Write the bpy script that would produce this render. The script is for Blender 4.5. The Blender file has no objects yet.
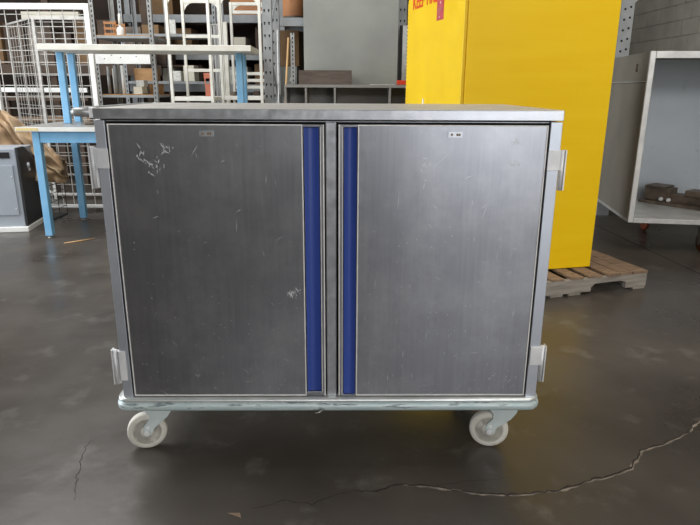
import bpy, bmesh, math, random
from mathutils import Vector, Matrix
PI = math.pi
R = math.radians
sc = bpy.context.scene
col = sc.collection
random.seed(4)

# ------------------------------------------------------------------ camera
cam_d = bpy.data.cameras.new('camera')
cam = bpy.data.objects.new('camera', cam_d)
col.objects.link(cam)
pitch, roll = .2821, .0054
fw = Vector((0, math.cos(pitch), -math.sin(pitch)))
rt0 = Vector((1, 0, 0))
up0 = rt0.cross(fw)
rt = rt0*math.cos(roll) + up0*math.sin(roll)
up = -rt0*math.sin(roll) + up0*math.cos(roll)
m = Matrix((rt, up, -fw)).transposed().to_4x4()
m.translation = (0, 0, 1.33)
cam.matrix_world = m
cam_d.sensor_width = 36
cam_d.lens = 603/700*36
cam_d.clip_start = .05
sc.camera = cam

# ------------------------------------------------------------------ world, daylight, exposure
w = bpy.data.worlds.new('world')
sc.world = w
w.use_nodes = True
w.node_tree.nodes['Background'].inputs[0].default_value = (.80, .88, 1, 1)
w.node_tree.nodes['Background'].inputs[1].default_value = 1.0

def area(name, loc, size, size_y, direction, energy, color):
    d = bpy.data.lights.new(name, 'AREA')
    d.shape = 'RECTANGLE'
    d.size, d.size_y = size, size_y
    d.energy, d.color = energy, color
    o = bpy.data.objects.new(name, d)
    o.location = loc
    o.rotation_euler = Vector(direction).to_track_quat('-Z', 'Z').to_euler()
    col.objects.link(o)
    return o

# daylight through the open roll-up doors (front wall, left wall); the other lamps are added fills
area('daylight_front_door', (3.3, -5.85, 1.9), 3.6, 3.4, (0, 1, 0), 120, (.98, .98, 1))
area('fill_high_front', (1.2, -5.9, 4.2), 6.5, 1.3, (0, 1, -.25), 260, (.97, .98, 1))  # added fill high in the unseen front wall, kept out of the door reflections
area('daylight_left_door', (-7.85, 3.2, 2.0), 5.4, 3.8, (1, 0, 0), 600, (.90, .95, 1))
area('fill_overhead_left', (-3.2, 4.6, 4.85), 2.4, 4.5, (0, 0, -1), 300, (.97, .99, 1))  # added overhead fill under the closed ceiling, lifts the left side
area('fill_overhead_near', (3.0, -1.4, 4.85), 2.0, 2.6, (0, 0, -1), 60, (1, .98, .95))  # added overhead fill, brightens the floor mirrored in the right door
area('fill_overhead_far', (2.6, 2.6, 4.85), 1.6, 3.0, (0, 0, -1), 90, (1, .97, .9))  # added lamp under the closed ceiling; no roof opening is built

sc.view_settings.view_transform = 'Standard'
sc.view_settings.look = 'None'
sc.view_settings.exposure = -.08
sc.view_settings.gamma = 1
sc.view_settings.use_curve_mapping = False

# ------------------------------------------------------------------ materials
def mat(name, color, rough=.5, metal=0, color2=None, scale=6, stretch=(1, 1, 1), rvar=0,
        bump=0, bscale=40, aniso=0, c3=None, c3pos=.62, c3scale=14, detail=5, lo=.35, hi=.65, c3soft=.04, c3free=False):
    mt = bpy.data.materials.new(name)
    mt.use_nodes = True
    nt = mt.node_tree
    N, L = nt.nodes, nt.links
    b = N['Principled BSDF']
    b.inputs['Base Color'].default_value = (*color, 1)
    b.inputs['Roughness'].default_value = rough
    b.inputs['Metallic'].default_value = metal
    if aniso:
        b.inputs['Anisotropic'].default_value = aniso
    if color2 or rvar or bump or c3:
        tc = N.new('ShaderNodeTexCoord')
        mp = N.new('ShaderNodeMapping')
        mp.inputs['Scale'].default_value = stretch
        L.new(tc.outputs['Object'], mp.inputs[0])
        nz = N.new('ShaderNodeTexNoise')
        nz.inputs['Scale'].default_value = scale
        nz.inputs['Detail'].default_value = detail
        L.new(mp.outputs[0], nz.inputs['Vector'])
        out = None
        if color2:
            cr = N.new('ShaderNodeValToRGB')
            cr.color_ramp.elements[0].position = lo
            cr.color_ramp.elements[1].position = hi
            cr.color_ramp.elements[0].color = (*color, 1)
            cr.color_ramp.elements[1].color = (*color2, 1)
            L.new(nz.outputs[0], cr.inputs[0])
            out = cr.outputs[0]
        if c3:
            n3 = N.new('ShaderNodeTexNoise')
            n3.inputs['Scale'].default_value = c3scale
            n3.inputs['Detail'].default_value = 9
            n3.inputs['Roughness'].default_value = .65
            L.new(tc.outputs['Object'] if c3free else mp.outputs[0], n3.inputs['Vector'])
            r3 = N.new('ShaderNodeValToRGB')
            r3.color_ramp.elements[0].position = c3pos
            r3.color_ramp.elements[1].position = c3pos + c3soft
            L.new(n3.outputs[0], r3.inputs[0])
            mx = N.new('ShaderNodeMixRGB')
            L.new(r3.outputs[0], mx.inputs[0])
            if out:
                L.new(out, mx.inputs[1])
            else:
                mx.inputs[1].default_value = (*color, 1)
            mx.inputs[2].default_value = (*c3, 1)
            out = mx.outputs[0]
        if out:
            L.new(out, b.inputs['Base Color'])
        if rvar:
            mr = N.new('ShaderNodeMapRange')
            mr.inputs[1].default_value = .3
            mr.inputs[2].default_value = .7
            mr.inputs[3].default_value = max(.03, rough - rvar)
            mr.inputs[4].default_value = rough + rvar
            L.new(nz.outputs[0], mr.inputs[0])
            L.new(mr.outputs[0], b.inputs['Roughness'])
        if bump:
            nb = N.new('ShaderNodeTexNoise')
            nb.inputs['Scale'].default_value = bscale
            nb.inputs['Detail'].default_value = 4
            L.new(mp.outputs[0], nb.inputs['Vector'])
            bp = N.new('ShaderNodeBump')
            bp.inputs['Strength'].default_value = bump
            bp.inputs['Distance'].default_value = .01
            L.new(nb.outputs[0], bp.inputs['Height'])
            L.new(bp.outputs[0], b.inputs['Normal'])
    return mt

M = {}
M['floor'] = mat('floor_concrete', (.044, .036, .029), .33, 0, (.086, .073, .060), 1.6, rvar=.09, bump=.18, bscale=9,
                 c3=(.135, .123, .106), c3pos=.56, c3scale=4.3, detail=10, lo=.3, hi=.72, c3soft=.20)
M['crack'] = mat('crack_dark', (.026, .020, .016), .9)
M['crack_rim'] = mat('crack_rim', (.30, .25, .20), .8, 0, (.10, .085, .07), 18)
M['wall'] = mat('wall_block', (.38, .355, .29), .9, 0, (.31, .29, .24), 3, bump=.2)
M['wall_dark'] = mat('wall_back_brown', (.055, .036, .024), .9, 0, (.028, .019, .014), 1.5)
M['ceiling'] = mat('ceiling_deck', (.13, .115, .10), .9, 0, (.09, .08, .07), 2)
M['steel'] = mat('brushed_steel', (.43, .44, .46), .33, .92, (.47, .48, .50), 9, (4, 4, 4), rvar=.05,
                 c3=(.56, .56, .57), c3pos=.50, c3scale=9, c3soft=.2, c3free=True)
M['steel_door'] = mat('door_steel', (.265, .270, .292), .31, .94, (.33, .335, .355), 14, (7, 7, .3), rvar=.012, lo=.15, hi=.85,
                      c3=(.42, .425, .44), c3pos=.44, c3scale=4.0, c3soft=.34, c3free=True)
M['satin'] = mat('satin_steel', (.55, .58, .63), .42, .75, (.48, .50, .54), 5)
M['steel_light'] = mat('bright_steel', (.84, .83, .81), .5, .3, (.60, .60, .60), 9, rvar=.05)
M['gasket'] = mat('pale_edge', (.78, .76, .72), .5, .1, (.62, .60, .57), 30)
M['steel_top'] = mat('pale_steel_top', (.60, .57, .52), .42, .45, (.50, .48, .44), 8, rvar=.06)  # paler and tanner than the body steel
M['gap'] = mat('gap_shade', (.008, .008, .008), .8)
M['blue_grip'] = mat('blue_plastic', (.022, .050, .24), .38, 0, (.035, .070, .30), 4, (8, 8, .3))
M['scuff'] = mat('pale_scuff', (.62, .62, .61), .55, .2)
M['bumper'] = mat('bumper_paint', (.40, .50, .50), .42, .15, (.56, .62, .60), 12, (1, 4, 6), c3=(.17, .21, .22), c3pos=.55, c3scale=12, c3soft=.08)
M['bumper_top'] = mat('bumper_bright', (.74, .76, .74), .32, .6, (.60, .62, .6), 10)
M['caster'] = mat('caster_paint', (.62, .68, .66), .5, .1, (.50, .56, .54), 14, c3=(.82, .82, .77), c3pos=.58, c3scale=20)
M['wheel'] = mat('cream_wheel', (.70, .67, .58), .55, 0, (.56, .53, .46), 22, c3=(.20, .18, .15), c3pos=.68, c3scale=16)
M['yellow'] = mat('yellow_enamel', (.93, .57, .0), .40, 0, (.96, .61, .001), 2.4, (.5, .5, 5), rvar=.06, bump=.05, bscale=6)
M['yellow_dim'] = mat('yellow_enamel_dim', (.78, .50, .002), .45, 0, (.82, .54, .003), 5, rvar=.06)  # body enamel darkened to offset the strong left light on the door face
M['red'] = mat('red_lettering', (.72, .05, .01), .5)
M['red_label'] = mat('red_label', (.42, .035, .05), .4, 0, (.52, .08, .10), 30)
M['white'] = mat('white_paint', (.86, .85, .82), .45, 0, (.78, .77, .73), 9)
M['white_mesh'] = mat('white_wire', (.56, .54, .50), .5, 0, (.40, .38, .35), 14)
M['cream'] = mat('cream_paint', (.84, .82, .74), .5, 0, (.74, .71, .63), 8)
M['blue'] = mat('light_blue_paint', (.19, .45, .71), .42, 0, (.25, .51, .76), 8)
M['laminate'] = mat('grey_laminate', (.34, .33, .31), .35, 0, (.28, .27, .255), 5)
M['tape'] = mat('yellow_tape', (.80, .58, .18), .5, 0, (.72, .64, .40), 60, (6, 1, 1), lo=.48, hi=.52)
M['grey_metal'] = mat('grey_shelf_paint', (.34, .35, .35), .5, .1, (.26, .27, .27), 7)
M['galv'] = mat('galvanised', (.42, .42, .40), .42, .5, (.32, .32, .31), 10)
M['hole'] = mat('hole_black', (.012, .011, .010), .9)
M['wood'] = mat('pallet_wood', (.30, .20, .125), .85, 0, (.19, .125, .08), 6, (2, 8, 8), bump=.3)
M['wood_grey'] = mat('weathered_wood', (.37, .33, .28), .85, 0, (.24, .21, .175), 5, (1, 8, 8), bump=.3)
M['wood_dark'] = mat('stained_ply', (.085, .050, .028), .7, 0, (.05, .03, .018), 4)
M['wood_shelf'] = mat('orange_wood', (.42, .23, .09), .6, 0, (.32, .17, .07), 5, (1, 6, 6))
M['stick'] = mat('pale_stick', (.62, .38, .17), .6)
M['walnut'] = mat('walnut_board', (.080, .055, .040), .5, 0, (.13, .095, .072), 6, (1, 1, 9))
M['cardboard'] = mat('cardboard', (.20, .115, .050), .8, 0, (.155, .088, .038), 3)
M['fibre'] = mat('fibre_drum', (.50, .22, .085), .6, 0, (.40, .17, .07), 4)
M['panel'] = mat('grey_green_panel', (.34, .345, .30), .45, 0, (.255, .26, .235), 1.6, bump=.05)
M['cubby'] = mat('grey_melamine', (.32, .305, .28), .6, 0, (.26, .25, .23), 4)
M['burlap'] = mat('burlap', (.46, .32, .19), .95, 0, (.34, .225, .13), 9, bump=.5, bscale=160)
M['machine_grey'] = mat('machine_grey', (.42, .46, .50), .4, .2, (.38, .41, .45), 3)
M['machine_black'] = mat('machine_black', (.022, .022, .023), .45, 0, (.035, .035, .035), 8)
M['iron'] = mat('oily_iron', (.20, .155, .115), .5, .4, (.09, .07, .055), 9)
M['cart_grey'] = mat('cart_grey_paint', (.225, .205, .17), .5, 0, (.19, .175, .145), 3)
M['cart_inner'] = mat('cart_inner_aluminium', (.52, .56, .58), .5, .2, (.45, .48, .50), 1.6, c3=(.28, .30, .30), c3pos=.62, c3scale=4, c3soft=.15)
M['cart_frame'] = mat('cart_edge_aluminium', (.62, .61, .58), .42, .4, (.50, .49, .47), 9)
M['urethane'] = mat('red_brown_wheel', (.20, .05, .022), .5)
M['black_rubber'] = mat('black_rubber', (.02, .02, .02), .6)
M['paper'] = mat('paper', (.72, .70, .64), .8, 0, (.5, .5, .46), 40)
M['beige'] = mat('beige_carton', (.62, .58, .47), .8)
M['orange'] = mat('orange_paint', (.38, .17, .06), .6)
M['salmon'] = mat('faded_red_paint', (.55, .17, .10), .6)
M['leaf'] = mat('dry_scrap', (.34, .24, .17), .8)

# ------------------------------------------------------------------ mesh helpers
def link(name, bm, mt, parent=None, smooth=False, bevel=0, seg=2):
    me = bpy.data.meshes.new(name)
    bmesh.ops.recalc_face_normals(bm, faces=bm.faces)
    bm.to_mesh(me)
    bm.free()
    for x in (mt if isinstance(mt, (list, tuple)) else [mt]):
        me.materials.append(M[x])
    if smooth:
        for p in me.polygons:
            p.use_smooth = True
    o = bpy.data.objects.new(name, me)
    col.objects.link(o)
    if parent:
        o.parent = parent
    if bevel:
        b = o.modifiers.new('bevel', 'BEVEL')
        b.width, b.segments, b.limit_method = bevel, seg, 'ANGLE'
        b.harden_normals = False
    return o

def B(bm, x0, x1, y0, y1, z0, z1, mi=0, rot=None, about=None):
    vs = [bm.verts.new((x, y, z)) for z in (z0, z1) for y in (y0, y1) for x in (x0, x1)]
    for f in ((0, 1, 3, 2), (4, 6, 7, 5), (0, 4, 5, 1), (2, 3, 7, 6), (0, 2, 6, 4), (1, 5, 7, 3)):
        fc = bm.faces.new([vs[i] for i in f])
        fc.material_index = mi
    if rot:
        bmesh.ops.rotate(bm, verts=vs, cent=about or ((x0+x1)/2, (y0+y1)/2, (z0+z1)/2), matrix=rot)
    return vs

def box(name, x0, x1, y0, y1, z0, z1, mt, parent=None, bevel=.002, rot=None):
    bm = bmesh.new()
    B(bm, x0, x1, y0, y1, z0, z1, rot=rot)
    return link(name, bm, mt, parent, bevel=bevel)

def T(bm, pts, r, n=8, mi=0, cap=True, rz=None):
    pts = [Vector(p) for p in pts]
    rings = []
    for i, p in enumerate(pts):
        if i == 0: d = pts[1]-p
        elif i == len(pts)-1: d = p-pts[i-1]
        else: d = (pts[i+1]-p).normalized() + (p-pts[i-1]).normalized()
        d.normalize()
        a = Vector((0, 0, 1)) if abs(d.z) < .95 else Vector((1, 0, 0))
        u = d.cross(a).normalized(); v = d.cross(u)
        rr = r[i] if isinstance(r, (list, tuple)) else r
        rings.append([bm.verts.new(p + rr*(math.cos(2*PI*k/n+PI/n)*u + math.sin(2*PI*k/n+PI/n)*v)) for k in range(n)])
    for a, b in zip(rings, rings[1:]):
        for k in range(n):
            f = bm.faces.new((a[k], a[(k+1) % n], b[(k+1) % n], b[k])); f.material_index = mi
            f.smooth = n > 4
    if cap:
        for q in (rings[0], rings[-1]):
            f = bm.faces.new(q); f.material_index = mi

def tube(name, pts, r, mt, parent=None, n=10):
    bm = bmesh.new(); T(bm, pts, r, n)
    return link(name, bm, mt, parent)

def lathe(bm, prof, c, axis='z', n=28, mi=0):
    """prof = [(radius, along)]"""
    c = Vector(c)
    def P(r, h, a):
        x, y = r*math.cos(a), r*math.sin(a)
        return c + Vector({'z': (x, y, h), 'y': (x, h, y), 'x': (h, x, y)}[axis])
    rings = [[bm.verts.new(P(r, h, 2*PI*k/n)) for k in range(n)] for r, h in prof]
    for a, b in zip(rings, rings[1:]):
        for k in range(n):
            f = bm.faces.new((a[k], a[(k+1) % n], b[(k+1) % n], b[k])); f.material_index = mi; f.smooth = True
    for q, (r, h) in ((rings[0], prof[0]), (rings[-1], prof[-1])):
        if r > 1e-5:
            bm.faces.new(q).material_index = mi

def prism(bm, poly, a0, a1, axis='x', mi=0):
    def P(u, v, a):
        return {'x': (a, u, v), 'y': (u, a, v), 'z': (u, v, a)}[axis]
    A = [bm.verts.new(P(u, v, a0)) for u, v in poly]
    C2 = [bm.verts.new(P(u, v, a1)) for u, v in poly]
    bm.faces.new(A).material_index = mi
    bm.faces.new(C2).material_index = mi
    for i in range(len(poly)):
        j = (i+1) % len(poly)
        bm.faces.new((A[i], A[j], C2[j], C2[i])).material_index = mi

def tag(o, label, cat, group=None, kind=None):
    if label: o['label'] = label
    if cat: o['category'] = cat
    if group: o['group'] = group
    if kind: o['kind'] = kind
    return o

def thing(name, label, cat, loc=(0, 0, 0), rz=0, group=None):
    o = bpy.data.objects.new(name, None)
    o.empty_display_size = .1
    col.objects.link(o)
    o.location = loc
    o.rotation_euler = (0, 0, rz)
    return tag(o, label, cat, group)

def structure(o, label=None):
    o['kind'] = 'structure'
    if label: o['label'] = label
    return o

def copy_tree(o, parent=None):
    c = o.copy()
    col.objects.link(c)
    if parent: c.parent = parent
    for ch in list(o.children):
        copy_tree(ch, c)
    return c

# ------------------------------------------------------------------ the setting
# floor, with its cracks and saw joint as thin inlays of the same mesh
bm = bmesh.new()
XL, XR, YF, YB, ZC = -8.0, 4.3, -6.0, 10.4, 5.0
bm.faces.new([bm.verts.new(p) for p in ((XL, YF, 0), (XR, YF, 0), (XR, YB, 0), (XL, YB, 0))])
def ribbon(pts, wd, z, mi, jit=0, seed=1, sub=5):
    rg = random.Random(seed)
    P = []
    for a, b in zip(pts, pts[1:]):
        for k in range(sub):
            t = k/sub
            P.append(Vector((a[0]+(b[0]-a[0])*t + rg.uniform(-jit, jit), a[1]+(b[1]-a[1])*t + rg.uniform(-jit, jit), z)))
    P.append(Vector((*pts[-1], z)))
    prev = None
    for i, p in enumerate(P):
        d = (P[min(i+1, len(P)-1)] - P[max(i-1, 0)]).normalized()
        nrm = Vector((-d.y, d.x, 0))
        ww = wd*(.45 + rg.random()*.9)*min(1, .3+i/6, .3+(len(P)-1-i)/6)
        q = (bm.verts.new(p+nrm*ww/2), bm.verts.new(p-nrm*ww/2))
        if prev:
            bm.faces.new((prev[0], prev[1], q[1], q[0])).material_index = mi
        prev = q
crk = [(.021, 1.77), (.09, 1.771), (.179, 1.81), (.265, 1.80), (.416, 1.768), (.505, 1.753), (.585, 1.759), (.674, 1.771), (.741, 1.787), (.854, 1.838),
       (.935, 1.862), (1.028, 1.91), (1.091, 1.985), (1.121, 2.025), (1.222, 2.066), (1.37, 2.153), (1.424, 2.214), (1.471, 2.246), (1.62, 2.26)]
crk_rim = [(x+.003, y-.005) for x, y in crk]
ribbon(crk_rim[2:], .010, .0006, 2, .004, 3)
ribbon(crk, .0065, .0010, 1, .005, 3)
ribbon([(-1.014, 2.073), (-1.007, 1.992), (-.975, 1.892), (-.959, 1.822), (-.919, 1.716)], .003, .001, 1, .006, 5)
ribbon([(-.32, 1.67), (-.22, 1.72), (-.12, 1.70), (-.03, 1.755), (.021, 1.77)], .003, .001, 1, .005, 8)
ribbon([(.30, 1.80), (.42, 1.83), (.6, 1.85)], .002, .001, 1, .006, 9)
ribbon([(2.45, 6.4), (2.5, 5.873), (2.629, 4.33), (2.75, 2.9)], .012, .001, 1, .001, 6)
floor = structure(link('floor', bm, ['floor', 'crack', 'crack_rim']), 'dark glossy concrete floor with a long crack')

def wall(name, x0, x1, y0, y1, z0, z1, mt):
    return structure(box(name, x0, x1, y0, y1, z0, z1, mt, bevel=0))
wall('wall_back', XL-.2, XR+.2, YB, YB+.2, 0, ZC, 'wall_dark')
# block wall on the right, joints as shallow grooves
bm = bmesh.new()
B(bm, XR+.012, XR+.2, YF, YB, 0, ZC)
for k in range(24):
    y0 = 0
    off = .2 if k % 2 else 0
    y = YF + off
    while y < YB:
        B(bm, XR, XR+.012, y+.006, min(y+.394, YB), k*.2+.004, k*.2+.196)
        y += .4
structure(link('wall_right', bm, 'wall'), 'grey block wall on the right')
# left wall with its open roll-up door, front wall (behind the photographer) with another
bm = bmesh.new()
B(bm, XL-.2, XL, YF, .4, 0, ZC); B(bm, XL-.2, XL, 6.0, YB, 0, ZC); B(bm, XL-.2, XL, .4, 6.0, 4.0, ZC)
structure(link('wall_left', bm, 'wall'))
bm = bmesh.new()
B(bm, XL-.2, 1.3, YF-.2, YF, 0, 3.5); B(bm, XL-.2, -2.1, YF-.2, YF, 3.5, ZC); B(bm, -2.1, XR+.2, YF-.2, YF, 4.9, ZC); B(bm, 1.3, XR+.2, YF-.2, YF, 3.45, 3.52)
structure(link('wall_front', bm, 'wall'))
wall('ceiling', XL-.2, XR+.2, YF-.2, YB+.2, ZC, ZC+.1, 'ceiling')

# ------------------------------------------------------------------ the steel cabinet cart
cart = thing('steel_cabinet', 'stainless steel two-door rolling cabinet with blue grip strips in the foreground', 'cabinet', (-.0665, 1.917, 0), .0143)
HW, DEP = .7225, .72
XLo, XRo = -.722, .724
Z0, ZB, ZT = .272, 1.230, 1.266
bm = bmesh.new()
B(bm, XLo, XLo+.012, 0, DEP, Z0, ZB); B(bm, XRo-.012, XRo, 0, DEP, Z0, ZB)
B(bm, XLo+.012, XRo-.012, DEP-.012, DEP, Z0, ZB)
B(bm, XLo+.012, XRo-.012, .03, DEP-.012, Z0, Z0+.012)
B(bm, -.690, .688, .002, .045, Z0, .288)                                         # bottom rail
B(bm, -.690, .688, .002, .045, 1.2265, ZB)
link('body', bm, 'steel', cart, bevel=.0015)
box('side_stile', XLo, -.6900, -.0125, -.0001, Z0, ZB, 'satin', cart, .0015); box('side_stile', .6875, XRo, -.0125, -.0001, Z0, ZB, 'satin', cart, .0015)
# centre post between the doors
post = box('centre_post', -.013, .022, -.006, .045, .286, 1.2275, 'steel', cart, bevel=.004)
# near-black sheet standing in for the shade inside the door gaps
box('gap_shade_sheet', -.686, .684, .026, .034, .288, 1.226, 'gap', cart, bevel=0)
# top sheet with turned-down edge
bm = bmesh.new()
B(bm, -.726, .7285, -.006, DEP+.006, 1.2335, ZT-.0015)
tp = link('top', bm, 'steel', cart, bevel=.002)
tag(box('top_sheet', -.7245, .727, -.0045, DEP+.0045, ZT-.0014, ZT, 'steel_top', tp, 0), 'pale tan top face', None)

def door(x0, x1, zb, grip0, grip1, gb, side):
    # panel between x0 and x1; channel with blue insert between grip0 and grip1
    bm = bmesh.new()
    y0, y1 = -.012, .018
    B(bm, x0, grip0-.004, y0, y1, zb, 1.2205)
    B(bm, grip1+.003, x1, y0, y1, zb, 1.2205)
    B(bm, grip0-.004, grip1+.003, y0, y1, 1.213, 1.2205)
    B(bm, grip0-.004, grip1+.003, y0, y1, zb, gb)
    B(bm, grip0-.004, grip1+.003, .012, y1, gb, 1.213)
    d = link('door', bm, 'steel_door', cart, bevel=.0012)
    # bright folded hem round the panel
    bm = bmesh.new()
    e = .0036
    px0, px1 = (x0, grip0-.004) if side < 0 else (grip1+.003, x1)
    for a in ((px0, px0+e, zb, 1.2205), (px1-e, px1, zb, 1.2205), (px0+e, px1-e, zb, zb+e), (px0+e, px1-e, 1.2205-e, 1.2205)):
        B(bm, a[0], a[1], y0-.0025, y0+.001, a[2], a[3])
    ex0, ex1 = (x1-e, x1) if side < 0 else (x0, x0+e)
    B(bm, ex0, ex1, y0-.0025, y0+.001, zb, 1.2205)
    k = grip1+.003 if side < 0 else grip0-.004-e*.6
    B(bm, k, k+e*.6, y0-.002, y0+.001, gb, 1.213)
    tag(link('folded_edge', bm, 'gasket', d), 'bright folded metal edge', None)
    # blue grip: shallow concave moulding
    bm = bmesh.new()
    n = 10
    poly = [(grip0, .011)]
    for i in range(n+1):
        t = i/n
        poly.append((grip0+(grip1-grip0)*t, -.009 + .009*math.sin(PI*t)))
    poly.append((grip1, .011))
    prism(bm, poly, gb+.001, 1.212, 'z')
    tag(link('grip_strip', bm, 'blue_grip', d), 'dark blue plastic grip strip', None)
    return d
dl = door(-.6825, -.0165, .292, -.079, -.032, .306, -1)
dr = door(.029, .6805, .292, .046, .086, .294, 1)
for d, x in ((dl, -.380), (dr, .391)):
    bm = bmesh.new()
    B(bm, x-.022, x+.022, -.0155, -.0115, 1.183, 1.200)
    for s in (-.011, .006, .013):
        B(bm, x+s-.003, x+s+.003, -.0160, -.0150, 1.188, 1.195, 1)
    link('latch_plate', bm, ['steel', 'wood'], d)
def scratch(bm, x, z, L, ang, wd):
    c, s = math.cos(ang), math.sin(ang)
    u = Vector((c, 0, s))*L/2; v = Vector((-s, 0, c))*wd/2
    y = -.01245
    q = [Vector((x, y, z))-u*1, Vector((x, y, z))+v, Vector((x, y, z))+u*1, Vector((x, y, z))-v]
    bm.faces.new([bm.verts.new(p) for p in q])
def scuffs(d, lst, seed, xr):
    rg = random.Random(seed)
    bm = bmesh.new()
    for a in lst: scratch(bm, *a)
    for i in range(34):
        scratch(bm, rg.uniform(*xr), .30+.90*rg.random()**1.3, rg.uniform(.003, .022)*(1+rg.random()), rg.choice([PI/2, PI/2+.2, 0, .5, 2.4])+rg.uniform(-.2, .2), rg.uniform(.0008, .0016))
    for i in range(70):
        scratch(bm, rg.uniform(*xr), .31+.62*rg.random()**1.6, rg.uniform(.003, .006), rg.uniform(0, 3), rg.uniform(.0018, .0034))
    tag(link('scuff_marks', bm, 'scuff', d), 'pale scratches and scuffs', None, None, 'stuff')
rq = random.Random(31)
L1 = [(-.497+rq.uniform(-.01, .01), 1.135, .03, -.5, .003), (-.42, 1.14, .045, 1.0, .0014), (-.30, .9, .05, 1.5, .0012), (-.2, 1.05, .04, 1.5, .0012)]
for cx, cz, sx, sz, n in ((-.585, 1.12, .016, .03, 12), (-.545, 1.095, .022, .02, 16), (-.505, 1.15, .018, .022, 12), (-.128, .668, .014, .010, 14), (-.105, .672, .008, .012, 6)):
    for k in range(n):
        L1.append((rq.gauss(cx, sx*.6), rq.gauss(cz, sz*.6), rq.uniform(.006, .026), rq.choice([-1.0, 1.1, -.6, 1.5])+rq.uniform(-.3, .3), rq.uniform(.0012, .0034)))
scuffs(dl, L1, 3, (-.66, -.11))
L2 = [(.36, 1.12, .11, .75, .0020), (.44, 1.06, .03, .4, .002), (.22, .98, .06, 1.5, .0012), (.30, 1.03, .03, 1.4, .0016), (.62, .60, .03, 1.4, .002), (.25, .45, .03, 1.5, .002),
      (.33, .52, .05, 1.5, .0014), (.15, .7, .05, 1.5, .0012), (.2, .36, .03, 1.5, .002), (.50, .95, .07, 1.3, .0012), (.55, .8, .05, 1.6, .0012)]
for cx, cz, sx, sz, n in ((.585, 1.175, .012, .014, 9), (.585, 1.10, .02, .01, 9), (.30, 1.09, .02, .03, 7), (.60, .36, .04, .03, 6)):
    for k in range(n):
        L2.append((rq.gauss(cx, sx*.6), rq.gauss(cz, sz*.6), rq.uniform(.005, .020), rq.uniform(-1.5, 1.5), rq.uniform(.001, .003)))
scuffs(dr, L2, 11, (.11, .66))
# hinges: plate wrapped round the stile and the pin leaf standing off the side
def hinge(s, xa, xb, z0, z1, p0, p1):
    bm = bmesh.new()
    B(bm, xa, xb, -.0175, -.0127, z0, z1)
    xs = XLo if s < 0 else XRo
    B(bm, min(xs, xs+s*.006), max(xs, xs+s*.005), -.0175, .03, z0, z1)
    h = link('hinge', bm, 'steel_light', cart, bevel=.001)
    bm = bmesh.new()
    xp = xs + s*(.017 if s < 0 else .011)
    lathe(bm, [(.0065, p0), (.0065, p1)], (xp, -.006, 0), n=14)
    B(bm, min(xs+s*.004, xp), max(xs+s*.004, xp), -.008, -.002, p0+.002, p1-.002)
    B(bm, min(xp+s*.007, xp+s*.011), max(xp+s*.007, xp+s*.011), -.014, .01, p0, p1)
    link('hinge_pin', bm, 'steel_light', h)
hinge(-1, -.726, -.6865, 1.083, 1.145, 1.020, 1.150)
hinge(-1, -.728, -.700, .352, .462, .336, .464)
hinge(1, .686, .732, 1.082, 1.145, 1.018, 1.145)
hinge(1, .690, .726, .409, .478, .344, .478)
# push handle on the left side near the top
bm = bmesh.new()
T(bm, [(-.722, .02, 1.253), (-.784, .02, 1.253), (-.792, .028, 1.253), (-.792, .662, 1.253), (-.784, .67, 1.253), (-.722, .67, 1.253)], .0135, 10)
ph = link('push_handle', bm, 'galv', cart)
for y in (.02, .67):
    box('handle_bracket', -.740, -.7265, y-.018, y+.018, 1.236, 1.268, 'steel_light', ph, .002)
# wrap-around bumper with rounded corners: pale painted channel below a bright ridge
def rrect(x0, x1, y0, y1, r, n=7):
    P = []
    for cx, cy, a in ((x1-r, y0+r, -PI/2), (x1-r, y1-r, 0), (x0+r, y1-r, PI/2), (x0+r, y0+r, PI)):
        for i in range(n+1):
            t = a + PI/2*i/n
            P.append((cx+r*math.cos(t), cy+r*math.sin(t)))
    return P
def bump_ring(name, prof, mt, parent):
    bm = bmesh.new()
    rings = []
    for off, z in prof:
        rings.append([bm.verts.new((x, y, z)) for x, y in rrect(-.748-off, .738+off, -.030-off, DEP+.018+off, .045+off)])
    for a, b in zip(rings, rings[1:]):
        for i in range(len(a)):
            j = (i+1) % len(a)
            bm.faces.new((a[i], a[j], b[j], b[i])).smooth = True
    bm.faces.new(rings[0]); bm.faces.new(rings[-1])
    return link(name, bm, mt, parent)
bmp = bump_ring('bumper', [(-.012, .2420), (0, .2422), (.004, .247), (.005, .258), (.003, .266), (-.004, .270), (-.006, .272)], 'bumper', cart)
bump_ring('bumper_ridge', [(-.02, .2715), (-.007, .2716), (-.002, .274), (0, .279), (-.002, .284), (-.010, .2865), (-.02, .287)], 'bumper_top', bmp)
bm = bmesh.new()
T(bm, [(-.030, -.036, .247), (-.038, -.042, .242), (-.052, -.040, .238)], [.0018, .0016, .0006], 6)
tag(link('loose_strip', bm, 'wheel', bmp), 'torn pale strip end hanging from the bumper', None)

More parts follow.
